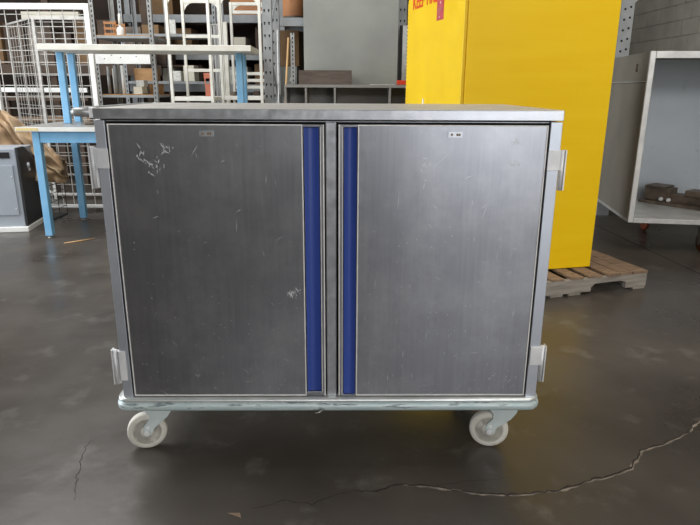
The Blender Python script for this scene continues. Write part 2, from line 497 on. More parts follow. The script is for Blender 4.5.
# casters
def caster(x, y, ang):
    t = bpy.data.objects.new('caster', None)
    col.objects.link(t); t.parent = cart; t.location = (x, y, 0); t.rotation_euler = (0, 0, ang)
    # top plate + swivel race
    bm = bmesh.new()
    B(bm, -.052, .052, -.045, .045, .236, .2455)
    lathe(bm, [(.030, .205), (.038, .214), (.038, .226), (.030, .236)], (0, 0, 0), n=24)
    link('top_plate', bm, 'caster', t, bevel=.002)
    # fork: two cheeks sweeping back to the axle
    bm = bmesh.new()
    poly = [(-.050, .212), (.060, .212), (.063, .185), (.056, .160), (.038, .132), (.010, .108), (-.012, .090), (-.022, .066), (-.036, .058), (-.050, .064), (-.055, .080), (-.048, .105), (-.030, .125), (-.028, .145), (-.044, .165)]
    for s in (-1, 1):
        a = s*.024
        prism(bm, poly, a-.0025, a+.0025, 'y')
    B(bm, -.050, .060, -.026, .026, .205, .212)
    link('fork', bm, 'caster', t, bevel=.0015)
    bm = bmesh.new()
    prof = [(.052, -.0175), (.067, -.0175), (.0725, -.012), (.0735, 0), (.0725, .012), (.067, .0175), (.052, .0175), (.050, .010), (.050, -.010), (.052, -.0175)]
    lathe(bm, prof, (-.040, 0, .0735), 'y', 36)
    wh = link('wheel', bm, 'wheel', t)
    bm = bmesh.new()
    prof = [(.010, -.021), (.024, -.020), (.026, -.012), (.044, -.006), (.0495, -.008), (.0495, .008), (.044, .006), (.026, .012), (.024, .020), (.010, .021)]
    lathe(bm, prof, (-.040, 0, .0735), 'y', 32)
    link('hub', bm, 'wheel', wh)
    bm = bmesh.new()
    lathe(bm, [(.009, -.036), (.011, -.034), (.011, -.027), (.006, -.027), (.006, .027), (.011, .027), (.011, .034), (.009, .036)], (-.040, 0, .0735), 'y', 12)
    link('axle_bolt', bm, 'steel_light', t)
    return t
caster(-.662, .135, R(14))
caster(.646, .125, R(-10))
caster(-.640, .60, R(160))
caster(.640, .60, R(35))

# ------------------------------------------------------------------ flammables cabinet and its pallet
yc = thing('safety_cabinet', 'tall yellow enamelled safety cabinet with red lettering, standing on the wooden pallet', 'cabinet', (.672, 3.815, .1335), R(13.6))
H = 1.85
bm = bmesh.new()
B(bm, .019, 1.04, 0, 1.05, 0, H)
link('body', bm, 'yellow', yc, bevel=.004)
bm = bmesh.new()
B(bm, .009, .019, .010, 1.038, .03, H-.02)
link('door_frame', bm, 'yellow_dim', yc, bevel=.001)
yd = box('door', -.004, .008, .003, 1.040, .035, H-.03, 'yellow_dim', yc, bevel=.003)
bm = bmesh.new()
lathe(bm, [(.007, .05), (.007, H-.05)], (.004, 1.048, 0), n=10)
for k in range(64):
    z = .06 + k*.0275
    B(bm, -.006, .0005, 1.0405, 1.0555, z, z+.007, 1)
link('piano_hinge', bm, ['yellow_dim', 'iron'], yc)
bm = bmesh.new()
lathe(bm, [(.022, -.012), (.022, -.004)], (0, .60, 1.055), 'x', 20)
T(bm, [(-.008, .56, 1.055), (-.030, .56, 1.058), (-.038, .56, 1.07), (-.038, .56, 1.125)], .006, 8)
T(bm, [(-.034, .56, 1.082), (-.036, .66, 1.078)], .005, 8)
link('handle', bm, 'steel_light', yd)

def text_mesh(name, s, size, mt, parent, origin, xdir, updir, width=None, ext=.001):
    cu = bpy.data.curves.new('t', 'FONT')
    cu.body = s; cu.size = size; cu.extrude = ext; cu.offset = size*.012
    o = bpy.data.objects.new('t', cu); col.objects.link(o)
    bpy.context.view_layer.update()
    me = bpy.data.meshes.new_from_object(o.evaluated_get(bpy.context.evaluated_depsgraph_get()))
    bpy.data.objects.remove(o)
    xs = [v.co.x for v in me.vertices]
    k = width/(max(xs)-min(xs)) if width else 1
    xd, ud = Vector(xdir), Vector(updir); nd = xd.cross(ud)
    for v in me.vertices:
        c = v.co.copy(); v.co = Vector(origin) + xd*c.x*k + ud*c.y + nd*c.z
    me.materials.clear(); me.materials.append(M[mt]); me.name = name
    q = bpy.data.objects.new(name, me); col.objects.link(q); q.parent = parent
    return q
tag(text_mesh('lettering', 'KEEP FIRE AWAY', .135, 'red', yd, (-.006, .935, 1.742), (0, -1, 0), (0, 0, 1), .86), 'red words KEEP FIRE AWAY', None)
bm = bmesh.new()
B(bm, -.0062, -.004, .335, .450, 1.622, 1.745, 0)
rg = random.Random(2)
for k in range(5):
    B(bm, -.0072, -.0060, .36+rg.random()*.04, .425, 1.655+k*.012, 1.659+k*.012, 1)
B(bm, -.0072, -.0060, .385, .400, 1.72, 1.733, 2); B(bm, -.0072, -.0060, .395, .408, 1.636, 1.646, 2)
tag(link('warning_label', bm, ['red_label', 'leaf', 'paper'], yd), 'small dark red warning label', None)

pal = thing('wooden_pallet', 'weathered wooden pallet under the yellow cabinet', 'pallet', (2.055, 3.985, 0), R(16.8))
PL, PD = 1.50, 1.25
def stringer(y):
    bm = bmesh.new()
    P = [(-PL, .018), (-PL+.13, .018), (-PL+.13, .05), (-PL+.17, .072), (-PL+.38, .072), (-PL+.42, .05), (-PL+.42, .018),
         (-.45, .018), (-.45, .045), (-.42, .070), (-.22, .074), (-.17, .062), (-.17, .018), (0, .018), (0, .112), (-PL, .112)]
    prism(bm, P, y, y+.038, 'y')
    return link('stringer', bm, 'wood_grey', pal, bevel=.002)
for y in (0, PD/2-.02, PD-.038): stringer(y)
xs = 0
rg = random.Random(5)
widths = [.12, .095, .095, .10, .09, .09, .09, .09, .09, .095, .12]
gaps = [.006, .01, .045, .05, .06, .05, .055, .05, .05, .04]
x = 0
for i, wd in enumerate(widths):
    if x - wd < -PL-.02: break
    box('deck_board', x-wd, x, -.004+rg.uniform(-.004, .004), PD+rg.uniform(-.006, .006), .1125, .130+rg.uniform(-.002, .002), 'wood', pal, .002)
    x -= wd + (gaps[i] if i < len(gaps) else .05)
for a in (0, -.52, -.66, -1.06, -PL+.1):
    box('bottom_board', a-.10, a-.005, .004, PD-.01, 0, .0178, 'wood_grey', pal, .002)

# ------------------------------------------------------------------ open metal cart on the right
oc = thing('open_metal_cart', 'grey open-fronted metal box cart on casters against the block wall', 'cart', (2.331, 4.958, 0), R(-8))
CW, CD, c0, c1 = 1.45, 1.12, .262, 1.612
bm = bmesh.new()
B(bm, 0, .012, .004, CD, c0, c1); B(bm, CW-.012, CW, .004, CD, c0, c1)
B(bm, .012, CW-.012, .004, CD, c1-.012, c1)
link('shell', bm, 'cart_grey', oc, bevel=.001)
bm = bmesh.new()
B(bm, .012, CW-.012, CD-.014, CD, c0+.03, c1-.013)
B(bm, .0125, .016, .03, CD-.016, c0+.03, c1-.02); B(bm, CW-.016, CW-.0125, .03, CD-.016, c0+.03, c1-.02)
link('inner_lining', bm, 'cart_inner', oc)
box('deck', .004, CW-.004, .012, CD-.002, c0, c0+.028, 'cart_frame', oc, .001)
bm = bmesh.new()
e = .040
B(bm, -.004, e, -.004, .022, c0-.006, c1+.004); B(bm, CW-e, CW+.004, -.004, .022, c0-.006, c1+.004)
B(bm, e, CW-e, -.004, .022, c1-.05, c1+.004); B(bm, e, CW-e, -.004, .022, c0-.008, c0+.034)
link('front_frame', bm, 'cart_frame', oc, bevel=.004)
bm = bmesh.new()
B(bm, -.010, -.001, .04, CD, 1.385, 1.392)
link('side_trim', bm, 'cart_frame', oc)
box('bottom_trim', -.006, -.001, .03, CD, c0-.004, c0+.02, 'cart_frame', oc, 0)
box('latch', -.012, -.001, .28, .30, 1.47, 1.53, 'iron', oc, .001)
bm = bmesh.new(); lathe(bm, [(.02, c1+.004), (.028, c1+.012), (.012, c1+.024)], (.55, .25, 0), n=16)
link('top_knob', bm, 'iron', oc)
for cx, cy in ((.66, .13), (.44, .92), (1.28, .15), (1.28, .92)):
    t = bpy.data.objects.new('caster', None); col.objects.link(t); t.parent = oc; t.location = (cx, cy, 0)
    bm = bmesh.new(); B(bm, -.05, .05, -.04, .04, .245, .2535); lathe(bm, [(.03, .20), (.03, .246)], (0, 0, 0), n=16)
    for s in (-1, 1): prism(bm, [(-.04, .205), (.04, .205), (.03, .08), (.01, .055), (-.01, .055), (-.03, .08)], s*.03-.002, s*.03+.002, 'x')
    B(bm, -.032, .032, -.04, .04, .20, .206)
    link('fork', bm, 'galv', t)
    bm = bmesh.new(); lathe(bm, [(.02, -.02), (.075, -.022), (.085, -.01), (.085, .01), (.075, .022), (.02, .02)], (0, 0, .085), 'x', 28)
    link('wheel', bm, 'urethane', t)

vs = thing('machine_vise', 'dark oily steel machine vise lying inside the open metal cart', 'vise', (3.13, 5.50, .291), R(-52))
box('base', -.42, .36, -.13, .13, 0, .026, 'iron', vs, .003)
box('swivel_plate', -.30, .20, -.105, .105, .0262, .0303, 'iron', vs, .001)
bm = bmesh.new(); B(bm, -.39, -.16, -.085, .085, .0305, .150); B(bm, -.16, .12, -.062, .062, .0305, .105); B(bm, -.02, .12, -.085, .085, .105, .155)
B(bm, -.385, -.20, -.10, .10, .150, .166)
link('fixed_jaw', bm, 'iron', vs, bevel=.003)
bm = bmesh.new(); B(bm, .15, .27, -.08, .08, .0305, .125); B(bm, .17, .25, -.084, -.080, .05, .10, 1)
link('moving_jaw', bm, ['iron', 'galv'], vs, bevel=.006)
bm = bmesh.new(); lathe(bm, [(.016, .27), (.016, .35), (.024, .35), (.024, .37)], (0, 0, .07), 'x', 14)
link('lead_screw', bm, 'iron', vs)
for xx in (-.22, -.15):
    bm = bmesh.new(); lathe(bm, [(.014, -.03), (.018, -.02), (.018, 0)], (xx, -.085, .05), 'y', 12)
    tag(link('screw', bm, 'steel_light', vs), 'bright steel screw', None)

# ------------------------------------------------------------------ blue workbench with upper shelf
wb = thing('workbench', 'light blue steel workbench with pale upper shelf at left behind the cabinet', 'workbench', (-2.880, 5.29, 0), R(2))
BW, BD, BZ = 2.06, .90, .990
box('work_surface', 0, BW, 0, BD, BZ-.034, BZ, ['laminate'][0], wb, .003)
box('edge_band', -.003, BW+.003, -.006, -.0005, BZ-.036, BZ+.0005, 'white', wb, .001)
box('tape_strip', .005, .19, -.0085, -.0065, BZ-.030, BZ-.006, 'tape', wb, 0)
bm = bmesh.new()
B(bm, .178, BW-.118, .035, .065, BZ-.135, BZ-.035); B(bm, .178, BW-.118, BD-.065, BD-.035, BZ-.135, BZ-.035)
B(bm, .130, .160, .093, BD-.087, BZ-.135, BZ-.035); B(bm, BW-.095, BW-.065, .075, BD-.075, BZ-.135, BZ-.035)
link('apron', bm, 'blue', wb, bevel=.002)
for x in (.115, BW-.18):
    for y in (.03, BD-.085):
        lg = box('leg', x, x+.062, y, y+.062, .022, BZ-.035, 'blue', wb, .004)
        bm = bmesh.new(); lathe(bm, [(.026, 0), (.026, .008), (.010, .010), (.010, .023)], (x+.031, y+.031, 0), n=14)
        link('leveling_foot', bm, 'galv', lg)
for x in (.180, BW-.235):
    for y in (.56, .81):
        box('riser', x, x+.06, y, y+.055, BZ+.001, 1.630, 'blue', wb, .004)
box('upper_shelf', .165, BW-.05, .24, .88, 1.632, 1.682, 'cream', wb, .004)

# small thing lying on the bench
tl = thing('hand_tool', 'small dark hand tool lying on the workbench surface', 'tool', (-2.36, 5.66, BZ+.001), R(8))
box('tool_body', -.07, .05, -.022, .022, 0, .022, 'iron', tl, .004)
tube('tool_grip', [(.05, 0, .012), (.12, .01, .011), (.17, 0, .011)], .010, 'black_rubber', tl)

# ------------------------------------------------------------------ grey machine at far left, burlap heap
wm = thing('floor_machine', 'grey machine with a black angled side panel on a pale base at the left edge', 'machine', (-3.065, 5.60, 0), R(9))
box('base_skid', -.62, .015, -.03, .50, .0, .050, 'white', wm, .006)
bm = bmesh.new()
B(bm, -.60, -.018, .0, .44, .052, .775)
link('cabinet_body', bm, 'machine_grey', wm, bevel=.006)
bm = bmesh.new()
prism(bm, [(-.008, .055), (.42, .055), (.44, .20), (.40, .56), (.30, .71), (.16, .785), (-.008, .785)], -.0175, .008, 'x')
sp = link('side_panel', bm, 'machine_black', wm, bevel=.004)
bm = bmesh.new(); lathe(bm, [(.03, .009), (.028, .018), (.01, .022)], (0, .20, .60), 'x', 18)
B(bm, .009, .020, .20, .225, .55, .575)
link('knob', bm, 'steel_light', sp)
bm = bmesh.new()
B(bm, -.57, -.055, -.012, -.001, .16, .625)
pn = link('front_panel', bm, 'machine_grey', wm, bevel=.003)
for z in (.22, .52):
    bm = bmesh.new(); lathe(bm, [(.006, -.017), (.008, -.0125)], (-.075, 0, z), 'y', 10)
    link('screw', bm, 'steel_light', pn)
bm = bmesh.new(); B(bm, -.58, -.07, -.006, -.001, .69, .745)
link('vent_slot', bm, 'hole', wm)

# burlap: a draped heap over a low crate behind the machine
cr = thing('wire_crate', 'black wire crate under the burlap behind the grey machine', 'crate', (-3.36, 6.24, 0), 0)
bm = bmesh.new()
for k in range(8):
    x = -.30 + k*.6/7
    for y in (-.18, .18): T(bm, [(x, y, .01), (x, y, .36)], .0035, 5)
for k in range(5):
    z = .01 + k*.0875
    T(bm, [(-.30, -.18, z), (.30, -.18, z), (.30, .18, z), (-.30, .18, z), (-.30, -.18, z)], .0035, 5)
link('wire_side', bm, 'machine_black', cr)
box('base', -.295, .295, -.175, .175, .0, .006, 'machine_black', cr, 0)

bm = bmesh.new()
NX, NY = 120, 70
from mathutils import noise
# profile of the pile: long tube-like heap falling away to the right, with deep folds
def heap(u, v):
    # u along x (left to right), v over the heap front-bottom -> top -> back
    x = -4.25 + 1.28*u
    top = 1.16 - .13*u - .62*max(0, u-.52)**1.25*1.9
    bot = .46 - .05*math.sin(u*5) - .06*u
    if u > .80: bot = .44 - .05*(u-.8)*5
    a = PI*v
    yr = .26*(1-.35*u)
    y = 6.20 - yr*math.cos(a)
    z = bot + (max(top-bot, .05))*math.sin(a)**.55
    f = noise.noise(Vector((u*7+v*4.6, v*2.2-u*2.5, 3.1)))
    g = noise.noise(Vector((u*15-v*7, v*5+u*4, 7.7)))
    r = abs(noise.noise(Vector((u*9+v*7, v*3, 1.3))))
    rr_ = abs(math.sin(u*23 + v*9 + 3*f))
    k = (.085*f + .040*g - .06*r + .075*rr_ - .03*abs(math.sin(u*51-v*6+5*f)))
    return Vector((x + .10*(1-v)*u*.8 + .04*g, y - k*1.1*math.cos(a)*1.0 - .25*k, z + k*math.sin(a)))
grid = [[bm.verts.new(heap(i/NX, j/NY)) for i in range(NX+1)] for j in range(NY+1)]
for j in range(NY):
    for i in range(NX):
        bm.faces.new((grid[j][i], grid[j][i+1], grid[j+1][i+1], grid[j+1][i]))
bp_ = link('burlap_sheet', bm, 'burlap', smooth=True)
md = bp_.modifiers.new('thick', 'SOLIDIFY'); md.thickness = .008
tag(bp_, 'crumpled brown burlap sheet draped behind the grey machine', 'burlap')

# ------------------------------------------------------------------ wire mesh cage panels
def mesh_panel(name, label, x0, x1, y, z1, dx, dz, r, mt_frame, group=None, fr=.022, xoff=0, z0=.06, mw='white_mesh'):
    p = thing(name, label, 'wire panel', ((x0+x1)/2, y, 0), 0, group)
    hx = (x1-x0)/2
    for s in (-1, 1):
        box('frame_post', s*hx-fr, s*hx+fr, -fr, fr, 0, z1, mt_frame, p, .003)
    box('frame_rail', -hx+fr, hx-fr, -fr, fr, z1-fr*2.2, z1, mt_frame, p, .003)
    box('frame_rail', -hx+fr, hx-fr, -fr, fr, z0-.02, z0+.01, mt_frame, p, .003)
    bm = bmesh.new()
    x = -hx+dx*.6+xoff
    while x < hx-fr:
        T(bm, [(x, 0, z0), (x, 0, z1-.03)], r, 4); x += dx
    z = z0+dz
    while z < z1-.04:
        T(bm, [(-hx, .006, z), (hx, .006, z)], r, 4); z += dz
    link('wire_mesh', bm, mw, p)
    return p
mesh_panel('mesh_panel', 'large white-framed wire mesh panel standing behind the blue workbench', -3.72, -2.69, 6.60, 2.135, .118, .116, .0050, 'white', None, .026)
mesh_panel('mesh_panel', 'bare grey wire mesh panel farther back, seen through the large white-framed one', -3.62, -2.95, 7.35, 2.09, .118, .116, .0042, 'white_mesh', None, .016, .03)
pp = mesh_panel('mesh_panel', 'side wire mesh panel of the cage running back at far left', -.55, .55, 0, 2.09, .12, .116, .0032, 'white_mesh', None, .010)
pp.location = (-4.02, 7.80, 0); pp.rotation_euler = (0, 0, R(-48))

# loose lengths and tubes inside the cage
ln = thing('plank_rack', 'low timber and pipe rack inside the wire cage', 'rack', (-4.15, 8.45, 0))
for x in (-.5, .45):
    box('post', x-.03, x+.03, -.03, .03, 0, 1.30, 'wood_dark', ln, .003)
for z, mtl in ((1.17, 'wood_dark'), (1.28, 'white'), (.9, 'wood')):
    box('rail', -.62, .62, -.072, -.031, z-.03, z+.03, mtl, ln, .003)

# ------------------------------------------------------------------ slotted-angle shelving (left of centre)
def slotted_post(bm, x, y, z1, sx, sy, wd=.045, t=.004, holes=True, pitch=.05):
    B(bm, min(x, x+sx*wd), max(x, x+sx*wd), min(y, y+sy*t), max(y, y+sy*t), 0, z1)
    B(bm, min(x, x+sx*t), max(x, x+sx*t), min(y+sy*t, y+sy*wd), max(y+sy*t, y+sy*wd), 0, z1)
    if holes:
        z = .9
        while z < z1-.02:
            B(bm, x+sx*wd*.55-.006, x+sx*wd*.55+.006, y-sy*.001 if sy > 0 else y, y+(0 if sy > 0 else .001), z, z+pitch*.5, 1)
            z += pitch
def shelf_unit(name, label, x0, x1, y0, y1, z1, shelves, mt_post, mt_shelf, wd=.045, group=None, pitch=.05, top='wood_shelf'):
    t = thing(name, label, 'shelving', ((x0+x1)/2, (y0+y1)/2, 0), 0, group)
    hx, hy = (x1-x0)/2, (y1-y0)/2
    for sx in (-1, 1):
        for sy in (-1, 1):
            bm = bmesh.new(); slotted_post(bm, sx*hx, sy*hy, z1, -sx, -sy, wd, pitch=pitch)
            link('post', bm, [mt_post, 'hole'], t)
    for z in shelves:
        s = box('shelf', -hx+.006, hx-.006, -hy+.006, hy-.006, z-.034, z-.008, mt_shelf, t, .002)
        box('shelf_board', -hx+.008, hx-.008, -hy+.008, hy-.008, z-.0075, z, top, s, 0)
    return t
shelf_unit('slotted_shelving', 'grey slotted-angle shelving holding rolls, seen above the left end of the steel cabinet', -2.83, -2.16, 7.0, 7.62, 2.6, (.15, .65, 1.245, 1.870), 'galv', 'grey_metal')
su2 = shelf_unit('slotted_shelving', 'second slotted-angle shelving unit standing farther back with cartons', -2.95, -1.72, 8.2, 8.75, 2.8, (.2, .8, 1.40, 1.98), 'grey_metal', 'grey_metal', pitch=.06, top='grey_metal')
bx = box('sign_board', -2.805, -2.20, 6.955, 6.985, 1.568, 1.702, 'white', bevel=.002)
tag(bx, 'white board with small dark holes fixed across the slotted shelving', 'board')
bm = bmesh.new()
for x in (-2.70, -2.62, -2.52, -2.35): lathe(bm, [(.006, 6.9530), (.006, 6.9545)], (x, 0, 1.64+.02*math.sin(x*40)), 'y', 8)
hl = link('bolt_hole', bm, 'hole', bx)
# rolls standing on the lower shelf
proto = None
for i, (x, y, h, r, mt_) in enumerate([(-2.745, 7.14, .30, .017, 'galv'), (-2.705, 7.20, .28, .015, 'cream'), (-2.665, 7.13, .31, .018, 'grey_metal'), (-2.62, 7.22, .27, .016, 'galv'),
                                       (-2.575, 7.12, .31, .019, 'white')]):
    bm = bmesh.new(); lathe(bm, [(r, 0), (r, h)], (0, 0, 0), n=14)
    o = link('metal_tube', bm, mt_); o.location = (x, y, 1.246)
    tag(o, 'short tube standing on the shelf: ' + ['first, grey, at the left post', 'second, cream, set back', 'third, dull grey', 'fourth, grey, set back', 'fifth and fattest, white, rightmost'][i], 'tube', 'tubes standing on the slotted shelf')
def carton(name, x0, x1, y0, y1, z0, z1, mt_, label, cat='box'):
    return tag(box(name, x0, x1, y0, y1, z0, z1, mt_, bevel=.004), label, cat)
carton('carton', -2.47, -2.37, 7.12, 7.30, 1.246, 1.33, 'beige', 'small beige carton low on the slotted shelf behind the white board')
carton('carton', -2.36, -2.25, 7.35, 7.55, 1.246, 1.36, 'wood_shelf', 'orange-brown carton at the back of the slotted shelf')
carton('carton', -2.44, -2.35, 7.14, 7.28, 1.3305, 1.40, 'paper', 'white carton stacked on the small beige one')
# white bottle on the upper shelf
bt = thing('spray_bottle', 'small white bottle on the upper slotted shelf', 'bottle', (-2.60, 7.25, 1.871))
bm = bmesh.new(); lathe(bm, [(.040, 0), (.042, .01), (.042, .075), (.034, .095), (.014, .105), (.012, .12)], (0, 0, 0), n=20)
link('bottle_body', bm, 'white', bt)
bm = bmesh.new(); lathe(bm, [(.016, .121), (.016, .19), (.012, .24)], (0, 0, 0), n=14)
link('cap', bm, 'cream', bt)
# orange bars on the upper shelf (toolbox frame)
cf = thing('orange_crate', 'open orange slatted crate on the upper slotted shelf beside the bottle', 'crate', (-2.735, 7.45, 1.871))
for z in (.03, .09, .15):
    box('slat', -.07, .07, -.15, -.14, z-.012, z+.012, 'orange', cf, .001)
    box('slat', -.07, .07, .14, .15, z-.012, z+.012, 'orange', cf, .001)
for x in (-.07, .06):
    for y in (-.139, .129):
        box('corner_post', x, x+.012, y, y+.010, 0, .17, 'orange', cf, 0)
carton('carton', -2.72, -2.50, 8.35, 8.6, 1.981, 2.10, 'cardboard', 'brown carton on the far shelving above the bottle')
carton('carton', -2.20, -2.06, 8.30, 8.55, 1.401, 1.60, 'beige', 'tall beige carton on the far shelving left of the white rack')
carton('carton', -2.40, -2.24, 8.30, 8.55, 1.401, 1.53, 'paper', 'pale carton beside the tall beige one')
carton('carton', -2.85, -2.60, 8.30, 8.6, 1.401, 1.56, 'wood_shelf', 'brown carton at the left end of the far shelving')
pf = carton('picture_board', -2.34, -2.24, 8.22, 8.235, 1.981, 2.15, 'paper', 'small pale picture card standing on the far shelving', 'picture')

# ------------------------------------------------------------------ white tubular racks
def white_rack(name, label, x0, x1, y0, y1, z1, shelves, slats, gusset=True, r=.016):
    t = thing(name, label, 'rack', ((x0+x1)/2, (y0+y1)/2, 0))
    hx, hy = (x1-x0)/2, (y1-y0)/2
    for sx in (-1, 1):
        for sy in (-1, 1):
            box('post', sx*hx-r, sx*hx+r, sy*hy-r, sy*hy+r, .0, z1, 'cream', t, .004)
    for z in shelves:
        bm = bmesh.new()
        for s in (-1, 1):
            B(bm, -hx+r, hx-r, s*hy-r*.8, s*hy+r*.8, z-.045, z)
            B(bm, s*hx-r*.8, s*hx+r*.8, -hy+r, hy-r, z-.045, z)
        f = link('shelf_frame', bm, 'cream', t, bevel=.003)
        box('shelf_sheet', -hx+r, hx-r, -hy+r, hy-r, z-.030, z-.018, 'grey_metal', f, 0)
    for z in slats:
        box('back_rail', -hx+r, hx-r, hy-r*.5, hy+r*.5, z-.018, z+.018, 'cream', t, .002)
    if gusset:
        for s in (-1, 1):
            bm = bmesh.new()
            # arched corner gussets under the top rail
            for q in (-1, 1):
                P = [(q*(hx-r), z1-.002), (q*(hx-r), z1-.12)]
                for k in range(1, 7):
                    a = PI/2*k/6
                    P.append((q*(hx-r-.015-.105*(1-math.cos(a))), z1-.12+.085*math.sin(a)))
                P.append((q*(hx-r-.12), z1-.002))
                prism(bm, P, s*hy-.004, s*hy+.004, 'y')
            B(bm, -hx+r, hx-r, s*hy-r*.7, s*hy+r*.7, z1-.035, z1)
            link('top_arch', bm, 'cream', t)
    return t
white_rack('white_rack', 'white tubular rack nearest the slotted shelving', -1.965, -1.525, 6.90, 7.55, 2.30, (.25, .75, 1.225), (1.52, 1.9), True)
white_rack('white_rack', 'wider white rack with arched top corners beside the tall perforated upright', -1.44, -1.00, 7.05, 7.75, 2.30, (.25, .75, 1.235), (1.33, 1.41, 1.49, 2.19), True)
# thin rods of a folded trolley between the racks
fd = thing('folded_trolley', 'folded trolley of thin white rods between the two white racks', 'trolley', (-1.585, 7.75, 0), 0)
bm = bmesh.new()
for k in range(4): T(bm, [(-.10+.035*k, .0, .1), (-.10+.035*k, 0, 2.05)], .007, 6)
for z in (.1, 1.2, 2.05): T(bm, [(-.12, 0, z), (.09, 0, z)], .009, 6)
link('rod_frame', bm, 'white_mesh', fd)
bm = bmesh.new(); B(bm, .04, .09, -.02, .03, .0, 2.08)
link('post', bm, 'cream', fd, bevel=.003)
rb = thing('red_bracket', 'small faded red metal bracket set hanging in the white racks', 'bracket', (-1.655, 7.30, 1.226))
bm = bmesh.new(); B(bm, -.04, .03, 0, .01, .0, .14); B(bm, -.05, .04, 0, .01, .20, .26); B(bm, -.045, -.03, 0, .01, .14, .20); B(bm, .015, .03, 0, .01, .14, .20)
link('bracket_plate', bm, 'salmon', rb)
# small parts along the low shelf of the right white rack
rg = random.Random(9)
for k, (x, lab) in enumerate(((-1.36, 'left'), (-1.27, 'second'), (-1.18, 'third'), (-1.09, 'right'))):
    o = carton('parts_bin', x-.03, x+.03, 7.20, 7.40, 1.236, 1.27+rg.random()*.02, ['iron', 'beige', 'machine_black', 'wood_dark'][k],
               ['black iron parts bin at the left of the low white shelf', 'beige parts bin on the low white shelf', 'flat black parts bin on the low white shelf', 'brown parts bin at the right of the low white shelf'][k], 'bin')
    o['group'] = 'parts bins on the low white shelf'

# ------------------------------------------------------------------ pallet rack with the tall perforated upright
pr = thing('pallet_rack', 'grey pallet rack with tall perforated uprights in the middle background', 'rack', (-.82, 6.3, 0))
def upright(x0, x1, y0, name='upright'):
    bm = bmesh.new()
    B(bm, x0, x1, y0, y0+.004, 0, 2.9); B(bm, x0, x0+.004, y0+.004, y0+.06, 0, 2.9); B(bm, x1-.004, x1, y0+.004, y0+.06, 0, 2.9)
    z = .9
    xm = (x0+x1)/2
    while z < 2.85:
        for dx in (-.023, .020):
            lathe(bm, [(.0095, y0-.0008), (.0095, y0+.0002)], (xm+dx, 0, z), 'y', 8, 1)
            B(bm, xm+dx-.005, xm+dx+.005, y0-.0007, y0+.0002, z-.020, z, 1)
        z += .115
    return link(name, bm, ['grey_metal', 'hole'], pr)
upright(-.048, .042, 0); upright(-.070, .016, .88)
bm = bmesh.new()
for k in range(5):
    a, b = (.06, .88) if k % 2 else (.88, .06)
    T(bm, [(-.012, a, .2+k*.52), (-.012, b, .2+(k+1)*.52)], .014, 4)
link('side_brace', bm, 'grey_metal', pr)
upright(1.345, 1.435, .88); 
for z in (1.18, 2.030):
    box('beam', .020, 1.344, .885, .93, z-.045, z+.045, 'grey_metal', pr, .003)
    box('beam', .020, 1.344, 1.55, 1.595, z-.045, z+.045, 'grey_metal', pr, .003)
    box('deck', .022, 1.342, .931, 1.549, z+.015, z+.035, 'wood_dark', pr, 0)
for x in (-.02, 1.39):
    box('rear_post', x-.035, x+.035, 1.50, 1.548, 0, 2.9, 'grey_metal', pr, .002)
# things on it
dm = thing('fibre_drum', 'orange-brown round drum on the top rack level', 'drum', (-.655, 7.52, 2.066))
bm = bmesh.new(); lathe(bm, [(.135, 0), (.14, .01), (.14, .42), (.135, .43)], (0, 0, 0), n=28)
link('drum_wall', bm, 'fibre', dm)
bm = bmesh.new(); lathe(bm, [(.143, .03), (.143, .05)], (0, 0, 0), n=28)
link('drum_band', bm, 'iron', dm)
carton('cardboard_box', -.845, -.60, 7.35, 7.75, 1.566, 1.955, 'cardboard', 'brown cardboard box on the rack left of the tall grey panel')
carton('stone_block', -.845, -.62, 7.25, 7.70, 1.216, 1.56, 'panel', 'grey block under the brown cardboard box')
o = tag(box('paper_tag', -.70, -.66, 7.236, 7.24, 1.40, 1.44, 'paper', bevel=0), 'tiny white paper tag on the grey block', 'tag')
an = thing('perforated_angle', 'loose perforated steel angle standing left of the tall grey panel', 'angle bar', (-.655, 7.12, 0))
bm = bmesh.new(); slotted_post(bm, -.022, 0, 1.91, 1, 1, .045, pitch=.045)
link('angle_bar', bm, ['galv', 'hole'], an)
st = tube('wooden_stick', [(-.83, 7.075, .02), (-.695, 7.10, 1.86)], .011, 'stick'); tag(st, 'thin pale wooden stick leaning beside the tall grey panel', 'stick')
st2 = tube('white_strip', [(-.815, 6.95, .02), (-.805, 7.0, 1.93)], .008, 'white', n=4); tag(st2, 'thin white strip leaning beside the perforated upright', 'strip')
tag(carton('brown_crate', .40, .62, 7.30, 7.6, 2.066, 2.40, 'wood_dark', 'dark brown crate on the top rack level by the yellow cabinet'), None, 'crate')

gp = box('tall_panel', -.520, .515, 7.03, 7.065, .0, 2.75, 'panel', bevel=.003)
tag(gp, 'tall blank grey-green panel standing behind the grey shelving', 'panel')
rl = thing('slot_strip', 'narrow pale strip with a black strip standing in for the shaded slot, between the tall panel and yellow cabinet', 'panel', (.56, 7.03, 0))
box('strip', .003, .06, 0, .03, .0, 1.985, 'galv', rl, .002)
box('edge', -.030, .002, 0, .03, .0, 1.985, 'hole', rl, .001)  # black strip standing in for the shaded slot beside the panel
rc = box('red_case', .50, .60, 6.78, 6.90, 1.3625, 1.41, 'red', bevel=.004)
tag(rc, 'small red case on the grey shelving beside the yellow cabinet', 'case')

